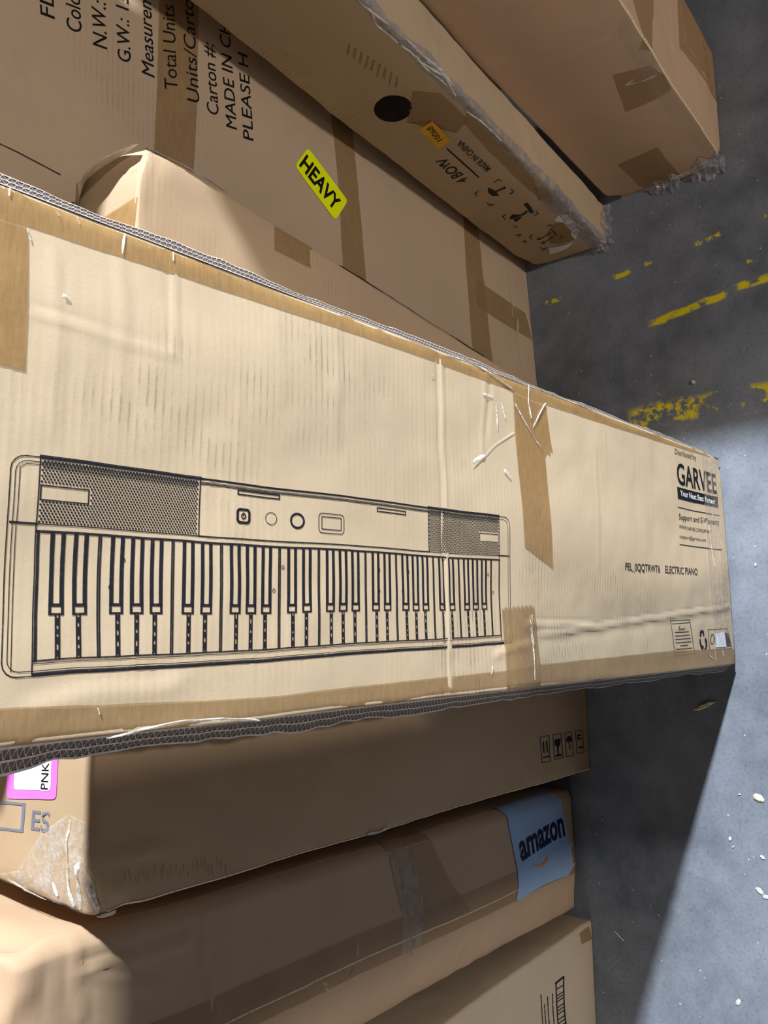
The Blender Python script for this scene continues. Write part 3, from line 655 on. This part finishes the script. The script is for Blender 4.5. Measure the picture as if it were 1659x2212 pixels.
def ragged(a0, a1, z0, z1, amp, seed, n=70):
    z = np.linspace(z0, z1, n); f = lambda k: lattice_noise(np.stack([z * 22, z * 0 + k, z * 0], 1), seed) * amp + lattice_noise(np.stack([z * 70, z * 0 + k, z * 0], 1), seed + 1) * amp * 0.5
    return [(a0 + p, q) for p, q in zip(f(0.3), z)] + [(a1 + p, q) for p, q in zip(f(5.7)[::-1], z[::-1])]
bw.decal('crumpled_film', L, [ragged(-0.012, 0.016, 0.0, 1.84, 0.007, 3)], MAT['film'], 0.0016, px=False, label='crinkled clear film along the front corner')
bw.decal('crumpled_film', L, [ragged(-0.004, 0.034, 0.0, 0.28, 0.008, 8, 24)], MAT['film'], 0.0026, px=False, label='loose clear film low on the corner')
for i in range(11):
    z0 = random.uniform(0.02, 1.1); a0 = random.uniform(-0.008, 0.012)
    bw.ribbon('film_crease', L, [(a0, z0), (a0 + random.uniform(-0.008, 0.008), z0 + 0.05), (a0 + random.uniform(-0.01, 0.01), z0 + random.uniform(0.07, 0.12))], 0.0035, 0.0025, MAT['film_w'], px=False, seed=70 + i)
def scrap(c, x0, y0, x1, y1, ht, out, mat, seed, name='film_scrap', label=None):
    """a crumpled tongue of film standing at the foot of a carton, between two points of its footprint"""
    rnd = random.Random(seed); n, m = 9, 5; V = []
    nx, ny = (y1 - y0), -(x1 - x0); L_ = math.hypot(nx, ny); nx, ny = nx / L_, ny / L_
    for i in range(n):
        k = i / (n - 1); top = ht * (0.45 + 0.55 * math.sin(math.pi * k)) * rnd.uniform(0.6, 1.15)
        for j in range(m):
            q = j / (m - 1); o = out * (1 - q) * rnd.uniform(0.35, 1.25)
            V.append((x0 + (x1 - x0) * k + nx * (o + 0.002), y0 + (y1 - y0) * k + ny * (o + 0.002), 0.0015 + top * q * rnd.uniform(0.8, 1.1)))
    Fc = [(i * m + j, (i + 1) * m + j, (i + 1) * m + j + 1, i * m + j + 1) for i in range(n - 1) for j in range(m - 1)]
    Vw = np.array(V) + c.org - c.base
    return link_mesh(name, Vw, Fc, mat, c.root, False, None, label)
scrap(bw, 0.0, 0.03, 0.0, -0.006, 0.05, 0.016, MAT['film'], 1, label='torn clear film bunched at the foot')
scrap(bw, -0.004, -0.001, 0.09, -0.001, 0.03, 0.014, MAT['film'], 2, label='torn clear film bunched at the foot')

# ------------------------------------------------------------------ big carton
bg_ = Carton('plain_carton', 'large reddish-brown carton with torn clear film along its bottom edge', (0.955, 0.375, 0), X3, Y3, (0.0, 0.0, 1), 0.252, 0.243, 1.5, MAT['big'], 0.006, 0.009, 31, 0.0016)
for p, q, hh in (((1030, 55), (1110, 0), 0.002), ((1140, 170), (1320, 80), 0.003), ((1290, 280), (1360, 250), 0.0012), ((1120, 172), (1145, 168), 0.003), ((1345, 180), (1432, 152), 0.002)):
    bg_.crease(L, p, q, 0.003, hh, taper=0.05)
for p, q in (((1450, 0), (1460, 120)), ((1472, 0), (1480, 100)), ((1500, 0), (1530, 200)), ((1478, 90), (1560, 250))):
    bg_.crease(F, p, q, 0.005, 0.003)
bg_.crush.append((np.array([0.0, 0.0, 0.0]), np.array([0.02, 0.02, 0.02]), (0.004, 0.006, 0.008)))
bg_.crush.append((np.array([0.0, 0.243, 0.0]), np.array([0.02, 0.03, 0.02]), (0.004, -0.006, 0.006)))
bg_.build((0.008, 0.008, 0.008))
bg_.decal('packing_tape', L, [[(1333, 355), (1418, 318), (1444, 350), (1470, 380), (1392, 406), (1380, 402)]], MAT['tape_l'], 0.0007)
bg_.decal('clear_tape', L, [[(1322, 160), (1345, 155), (1400, 140), (1432, 158), (1450, 190), (1420, 210), (1390, 225), (1350, 240)]], MAT['tape_l'], 0.0007)
bg_.decal('clear_tape', L, [[(1325, 60), (1350, 40), (1420, 150), (1500, 270), (1545, 330), (1520, 335), (1440, 240), (1370, 140)]], MAT['clear'], 0.0011)
bg_.decal('clear_tape', F, [[(1360, -20), (1412, -20), (1408, 110), (1400, 115)]], MAT['tape_l'], 0.0008)
bg_.decal('clear_tape', F, [[(1462, -20), (1500, -20), (1545, 110), (1552, 230), (1470, 100)]], MAT['tape_l'], 0.0008)
bg_.ribbon('painted_glint', L, [(1350, 184), (1398, 170), (1425, 158)], 0.002, 0.001, MAT['film_w'], seed=81)  # highlight on the tape painted as a pale ribbon
bg_.ribbon('torn_edge', L, [(1348, 434), (1420, 402), (1490, 368), (1545, 342)], 0.006, 0.002, MAT['torn'], seed=82, label='frayed bottom edge')
bg_.ribbon('rolled_edge', L, [(1346, 436), (1400, 414), (1460, 386), (1520, 358), (1558, 340)], 0.018, 0.007, MAT['big'], seed=83, tilt=0.002, label='rolled frayed bottom rim')
for i, (ya, yb, ht, ou) in enumerate(((0.150, 0.110, 0.022, 0.020), (0.112, 0.085, 0.030, 0.026), (0.060, 0.005, 0.040, 0.028), (0.02, -0.012, 0.045, 0.022))):
    scrap(bg_, 0.0, ya, 0.0, yb, ht, ou, MAT['film'], 90 + i, label='torn clear film hanging at the floor')

# ------------------------------------------------------------------ carton with its pale top showing
es = Carton('closed_carton', 'brown carton with pink sticker on top and handling icons low on its front', (-0.305, 0.735, 0), X3, Y3, (0.022, 0, 1), 0.40, 0.40, 1.157, MAT['es'], 0.004, 0.012, 41, 0.0012)
es.crease(F, (205, 1855), (420, 1820), 0.004, 0.0025); es.crease(F, (235, 1900), (265, 1965), 0.004, 0.004); es.crease(F, (215, 1790), (215, 1960), 0.005, 0.002)
es.crease('T', (152, 1790), (158, 1960), 0.003, 0.003); es.crease('T', (168, 1850), (185, 1960), 0.004, 0.004); es.crease('T', (180, 1870), (192, 1975), 0.002, 0.004); es.crease('T', (100, 1735), (98, 1900), 0.003, 0.001)
es.crease(F, (960, 1620), (1100, 1540), 0.002, 0.0006); es.dent('T', (60, 1880), 0.05, 0.05, 0.003)
es.crush.append((np.array([0.0, 0.0, 1.157]), np.array([0.03, 0.03, 0.04]), (-0.004, 0.006, -0.012)))
es.build((0.008, 0.008, 0.01))
pk = es.decal('pink_sticker', 'T', [rounded([(20, 1560), (132, 1560), (125, 1727), (18, 1725)], 0.08)], MAT['pink'], 0.0009, label='pink bordered sticker')
es.decal('sticker_panel', 'T', [rounded([(38, 1560), (118, 1560), (113, 1708), (34, 1705)], 0.1)], MAT['white'], 0.0013, parent=pk)
es.text('lettering', 'T', 'PNK', (108, 1705), (111, 1648), (93, 1704), MAT['ink_solid'], 0.0017, parent=pk)
es.text('printed_lettering', 'T', 'ES', (71, 1792), (111, 1797), (74, 1750), MAT['ink_g'], 0.0007, bold=0.012)
es.strokes('printed_square', 'T', [[(-6, 1732), (56, 1737), (53, 1795), (-10, 1788)]], 6, MAT['ink_g'], 0.0007, closed=True)
es.decal('clear_film', 'T', [[(95, 1800), (150, 1760), (196, 1780), (196, 1900), (190, 1984), (140, 1975), (60, 1954), (-20, 1935), (-20, 1890), (50, 1880)]], MAT['film_t'], 0.0016, label='whitish film over the crumpled corner')
for i, (pts, wd) in enumerate((([(156, 1770), (150, 1830), (153, 1900), (158, 1955)], 0.004), ([(176, 1860), (168, 1900), (166, 1960)], 0.005), ([(190, 1870), (188, 1920), (194, 1975)], 0.004), ([(120, 1905), (128, 1935)], 0.004), ([(20, 1900), (60, 1925), (100, 1950)], 0.005))):
    es.ribbon('film_crease', 'T', pts, wd, 0.003, MAT['film_w'], seed=120 + i)
es.ribbon('torn_corner', F, [(196, 1985), (215, 1990), (240, 1978)], 0.012, 0.006, MAT['torn'], seed=130, label='torn board at the bottom of the crushed corner')
es.ribbon('torn_edge', F, [(790, 1803), (815, 1798), (835, 1788)], 0.004, 0.002, MAT['torn'], seed=131)
sm = []
for i in range(26):
    u0 = 262 + i * 9 + random.uniform(-3, 3); v0 = 1893 - (u0 - 262) * 0.16 + random.uniform(-14, 14); sm.append([(u0, v0), (u0 + 2, v0 + random.uniform(10, 30)), (u0 + 4.5, v0 + random.uniform(8, 24)), (u0 + 2.5, v0 - 3)])
es.decal('scuff_marks', F, sm, MAT['tape_l'], 0.0005, kind='stuff')
c = crop(1000, 1450, 2.517)
fr = [c((418, 360), (466, 352), (474, 490), (428, 496)), c((488, 348), (532, 340), (542, 468), (498, 478)), c((553, 338), (590, 332), (600, 456), (560, 464)), c((612, 328), (650, 320), (658, 440), (622, 447))]
es.strokes('icon_frames', F, fr, 1.4, MAT['ink_f'], 0.0006, closed=True)
es.decal('arrow_mark', F, [c((432, 390), (440, 380), (444, 445), (437, 446)), c((450, 388), (458, 378), (463, 442), (456, 443)), c((432, 466), (472, 458), (473, 466), (433, 474))], MAT['ink'], 0.0006)
es.decal('glass_mark', F, [c((497, 372), (530, 366), (528, 398), (518, 412), (520, 448), (536, 452), (536, 458), (500, 464), (500, 458), (513, 450), (510, 412), (498, 400))], MAT['ink'], 0.0006)
es.decal('umbrella_mark', F, [c((558, 385), (564, 360), (576, 352), (588, 358), (596, 380), (580, 382), (584, 425), (579, 426), (574, 384))], MAT['ink'], 0.0006)
es.decal('stacking_mark', F, [c((622, 345), (640, 342), (642, 350), (628, 354), (630, 362), (644, 362), (645, 370), (626, 374)), c((630, 412), (650, 408), (651, 418), (632, 422))], MAT['ink'], 0.0006)

# ------------------------------------------------------------------ carton with the blue label
am = Carton('taped_carton', 'bulging brown carton with a bright blue amazon label across its taped front seam', (-0.593, 0.786, 0), X3, Y3, (0.04, 0, 1), 0.241, 0.36, 1.235, MAT['amz'], 0.006, 0.01, 53, 0.0016)
am.tent(F, 0, 0.096, 0.11, 0.7, 0.014)
for p, q, hh in (((660, 1860), (720, 2040), 0.0025), ((720, 1840), (760, 2070), 0.002), ((765, 1850), (830, 1960), 0.0015), ((820, 1800), (880, 1990), 0.003), ((870, 1800), (900, 2000), 0.003), ((940, 1760), (975, 1920), 0.002), ((150, 2095), (400, 2025), 0.0028), ((145, 1990), (155, 2212), 0.0022), ((95, 2020), (100, 2212), 0.002), ((150, 2100), (330, 2122), 0.0018), ((430, 1960), (450, 2200), 0.003), ((280, 1950), (285, 2100), 0.002), ((690, 2120), (660, 2212), 0.003), ((1000, 2030), (965, 2130), 0.003), ((880, 2020), (850, 2110), 0.003)):
    am.crease(F, p, q, 0.004, hh, taper=0.05)
am.crush.append((np.array([0.241, 0.0, 1.235]), np.array([0.07, 0.05, 0.07]), (-0.003, 0.002, -0.010)))
am.crush.append((np.array([0.241, 0.06, 1.235]), np.array([0.05, 0.08, 0.05]), (-0.005, 0.0, -0.007)))
am.build((0.006, 0.02, 0.008))
def seam(x0, x1, z0, z1): return [(x0, z0), (x1, z0), (x1, z1), (x0, z1)]
am.decal('packing_tape', F, [seam(0.097, 0.130, 0.0, 1.235)], MAT['tape_l'], 0.0007, px=False)
am.decal('packing_tape', F, [seam(0.076, 0.096, 0.0, 1.235)], MAT['tape_l'], 0.0007, px=False)
am.decal('packing_tape', F, [[(818, 1815), (905, 1780), (960, 1905), (1000, 1960), (900, 2010), (850, 1960)]], MAT['tape_l'], 0.0010)
am.decal('clear_tape', F, [[(820, 1820), (870, 1800), (905, 1970), (890, 2040), (850, 2060), (855, 1960)]], MAT['clear'], 0.0014)
for i, (pts, wd) in enumerate((([(828, 1810), (850, 1880), (862, 1960), (872, 2010)], 0.003), ([(870, 1810), (885, 1900), (898, 1990)], 0.002), ([(852, 1950), (862, 1955)], 0.006), ([(866, 2012), (880, 2030), (876, 2060)], 0.004), ([(748, 2085), (742, 2110)], 0.003))):
    am.ribbon('painted_glint', F, pts, wd, 0.002, MAT['film'], seed=100 + i)  # tape highlights painted as thin film ribbons
bl = am.decal('shipping_label', F, [[(1076, 1733), (1130, 1711), (1190, 1688), (1200, 1730), (1221, 1826), (1225, 1868), (1216, 1888), (1160, 1912), (1104, 1944), (1106, 1905), (1104, 1870), (1092, 1810)]], MAT['blue'], 0.0016, label='bright blue adhesive label')
am.text('lettering', F, 'amazon', (1114, 1856), (1209, 1800), (1108, 1816), MAT['navy'], 0.0021, bold=0.03, parent=bl, fit='bbox')
am.decal('smile_mark', F, [[(1136, 1860), (1144, 1866), (1156, 1866), (1166, 1856), (1172, 1845), (1171, 1858), (1164, 1868), (1152, 1872), (1142, 1869)]], MAT['smile'], 0.0021, parent=bl)
am.decal('crumpled_film', F, [[(0.0, 1.222), (0.05, 1.226), (0.12, 1.220), (0.17, 1.226), (0.185, 1.235), (0.19, 1.262), (0.10, 1.258), (0.0, 1.265)]], MAT['film_w'], 0.0016, px=False, label='white crinkled film on the top edge')

# ------------------------------------------------------------------ last carton of the row
lw = Carton('smooth_carton', 'smooth pale carton with a printed ladder of boxes, standing at the end of the row', (-1.01, 0.748, 0), X3, Y3, Z3, 0.402, 0.38, 1.02, MAT['low'], 0.006, 0.012, 61, 0.0014)
lw.build((0.01, 0.02, 0.01))
lw.decal('packing_tape', F, [[(1252, 2018), (1272, 2000), (1278, 2028), (1256, 2042)]], MAT['tape_d'], 0.0006)
c = crop(1120, 2050, 7.9)
lw.strokes('printed_ladder', F, [c((655, 600), (785, 490))], 4, MAT['ink'], 0.0006)
lw.strokes('printed_ladder', F, [c((655, 600), (672, 900), (700, 1280), (720, 1560)), c((785, 490), (800, 850), (830, 1280), (848, 1560))], 2.6, MAT['ink'], 0.0006)
rg = []
for y in (690, 800, 850, 900, 1000, 1060, 1120, 1210, 1270, 1330, 1420, 1480): rg.append(c((664 + (y - 690) * 0.075, y + 15), (790 + (y - 690) * 0.06, y - 62)))
lw.strokes('printed_ladder', F, rg, 2.4, MAT['ink_f'], 0.0006)
tl = []
for x0, y0 in ((395, 800), (460, 960), (512, 830), (595, 780)):
    y = y0
    while y < 1500:
        g = random.uniform(40, 110); tl.append(c((x0 + (y - y0) * 0.06, y), (x0 + (y + g - y0) * 0.06, y + g))); y += g + random.uniform(10, 30)
lw.strokes('small_print', F, tl, 2.2, MAT['ink_f'], 0.0006)

# ------------------------------------------------------------------ unseen cartons added outside the frame only to cast shade
def added_shade_carton(label, org, w, d, h, mat, seed, ez=Z3):
    b = Carton('added_shade_carton', label, org, X3, Y3, ez, w, d, h, mat, 0.005, 0.05, seed, 0.0015, group='added off-frame cartons that cast shade'); b.build((0.04, 0.04, 0.04))
    b.decal('packing_tape', F, [[(w / 2 - 0.025, 0.0), (w / 2 + 0.025, 0.0), (w / 2 + 0.025, h), (w / 2 - 0.025, h)]], MAT['tape_d'], 0.0008, px=False, step=0.04)
    return b
added_shade_carton('tall brown carton added off-frame to shade the floor on the right', (1.37, -0.75, 0), 0.5, 1.17, 1.12, MAT['big'], 71)
added_shade_carton('brown carton added off-frame to shade the floor gap beside the large reddish carton', (1.37, 0.46, 0), 0.5, 0.5, 1.6, MAT['mid'], 74)
added_shade_carton('very tall slim carton added behind the viewer to cast a standing person shadow', (-0.100, -0.95, 0), 0.198, 0.34, 1.74, MAT['es'], 72)  # added stand-in for a person's shadow on the left-hand cartons
added_shade_carton('shorter slim leaning carton added behind the viewer to shade the piano carton', (0.253, -0.95, 0), 0.07, 0.34, 1.25, MAT['mid'], 73, (-0.115, 0, 1))

es.decal('worn_edge', F, [[(0.0005, 0.0), (0.003, 0.0), (0.0022, 0.6), (0.003, 1.15), (0.0005, 1.15)]], MAT['worn'], 0.0006, px=False)
bg_.decal('worn_edge', L, [[(-0.002, 0.03), (0.002, 0.03), (0.0035, 0.5), (0.002, 1.4), (-0.002, 1.4), (-0.001, 0.6)]], MAT['worn'], 0.0013, px=False)
hv.decal('worn_edge', F, [[(0.30, 0.001), (0.84, 0.001), (0.84, 0.005), (0.6, 0.006), (0.30, 0.005)]], MAT['worn'], 0.0006, px=False)
am.decal('worn_edge', F, [[(0.0945, 0.0), (0.0965, 0.0), (0.0965, 1.2), (0.0945, 1.2)]], MAT['worn'], 0.0012, px=False)

# ------------------------------------------------------------------ litter on the floor
def chip(name, label, cat, u, v, sx, sy, sz, rot, mat, seed, group=None):
    p = on_floor(u, v); rnd = random.Random(seed); n = 7; V = []
    for lev, k in ((0, 1.0), (0.6, 0.92), (1.0, 0.55)):
        for i in range(n):
            a = 2 * math.pi * i / n + rot; rr = rnd.uniform(0.65, 1.1) * k
            x, y = sx * rr * math.cos(a - rot), sy * rr * math.sin(a - rot)
            V.append((x * math.cos(rot) - y * math.sin(rot), x * math.sin(rot) + y * math.cos(rot), sz * lev * rnd.uniform(0.7, 1.1)))
    Fc = [tuple(range(n))[::-1], tuple(range(2 * n, 3 * n))] + [(r * n + i, r * n + (i + 1) % n, (r + 1) * n + (i + 1) % n, (r + 1) * n + i) for r in range(2) for i in range(n)]
    o = link_mesh(name, V, Fc, mat); o.location = (p[0], p[1], 0); return tag(o, label, cat, group)
chip('paper_scrap', 'crumpled white paper scrap on dark floor near the yellow paint', 'scrap', 1498, 826, 0.006, 0.004, 0.007, 0.4, MAT['chip'], 1)
chip('wood_splinter', 'pale wooden splinter lying on the shaded floor beside the piano carton', 'splinter', 1520, 1526, 0.024, 0.0045, 0.005, -1.15, MAT['wood'], 2)
chip('paper_scrap', 'cream scrap on the brightly lit grey floor', 'scrap', 1639, 1724, 0.012, 0.007, 0.004, 1.2, MAT['wood'], 3)
for i, (u, v, s) in enumerate(((1577, 1812, 0.005), (1648, 1852, 0.006), (1598, 1716, 0.003), (1584, 1829, 0.003), (1632, 1220, 0.0045), (1641, 1925, 0.008), (1655, 1938, 0.008), (1595, 2165, 0.007))):
    chip('plastic_crumb', 'tiny white crumb on the brightly lit grey floor', 'crumb', u, v, s, s * 0.6, 0.003, i * 0.8, MAT['chip'], 10 + i, 'white crumbs on the lit floor')
chip('paper_sliver', 'thin pale sliver on the shaded floor before the smooth pale carton', 'sliver', 1336, 2020, 0.015, 0.0018, 0.002, 0.9, MAT['chip'], 40)
chip('plastic_crumb', 'tiny pale crumb on the dark shaded floor before the blue label', 'crumb', 1302, 1769, 0.0025, 0.002, 0.002, 0.0, MAT['chip'], 41)
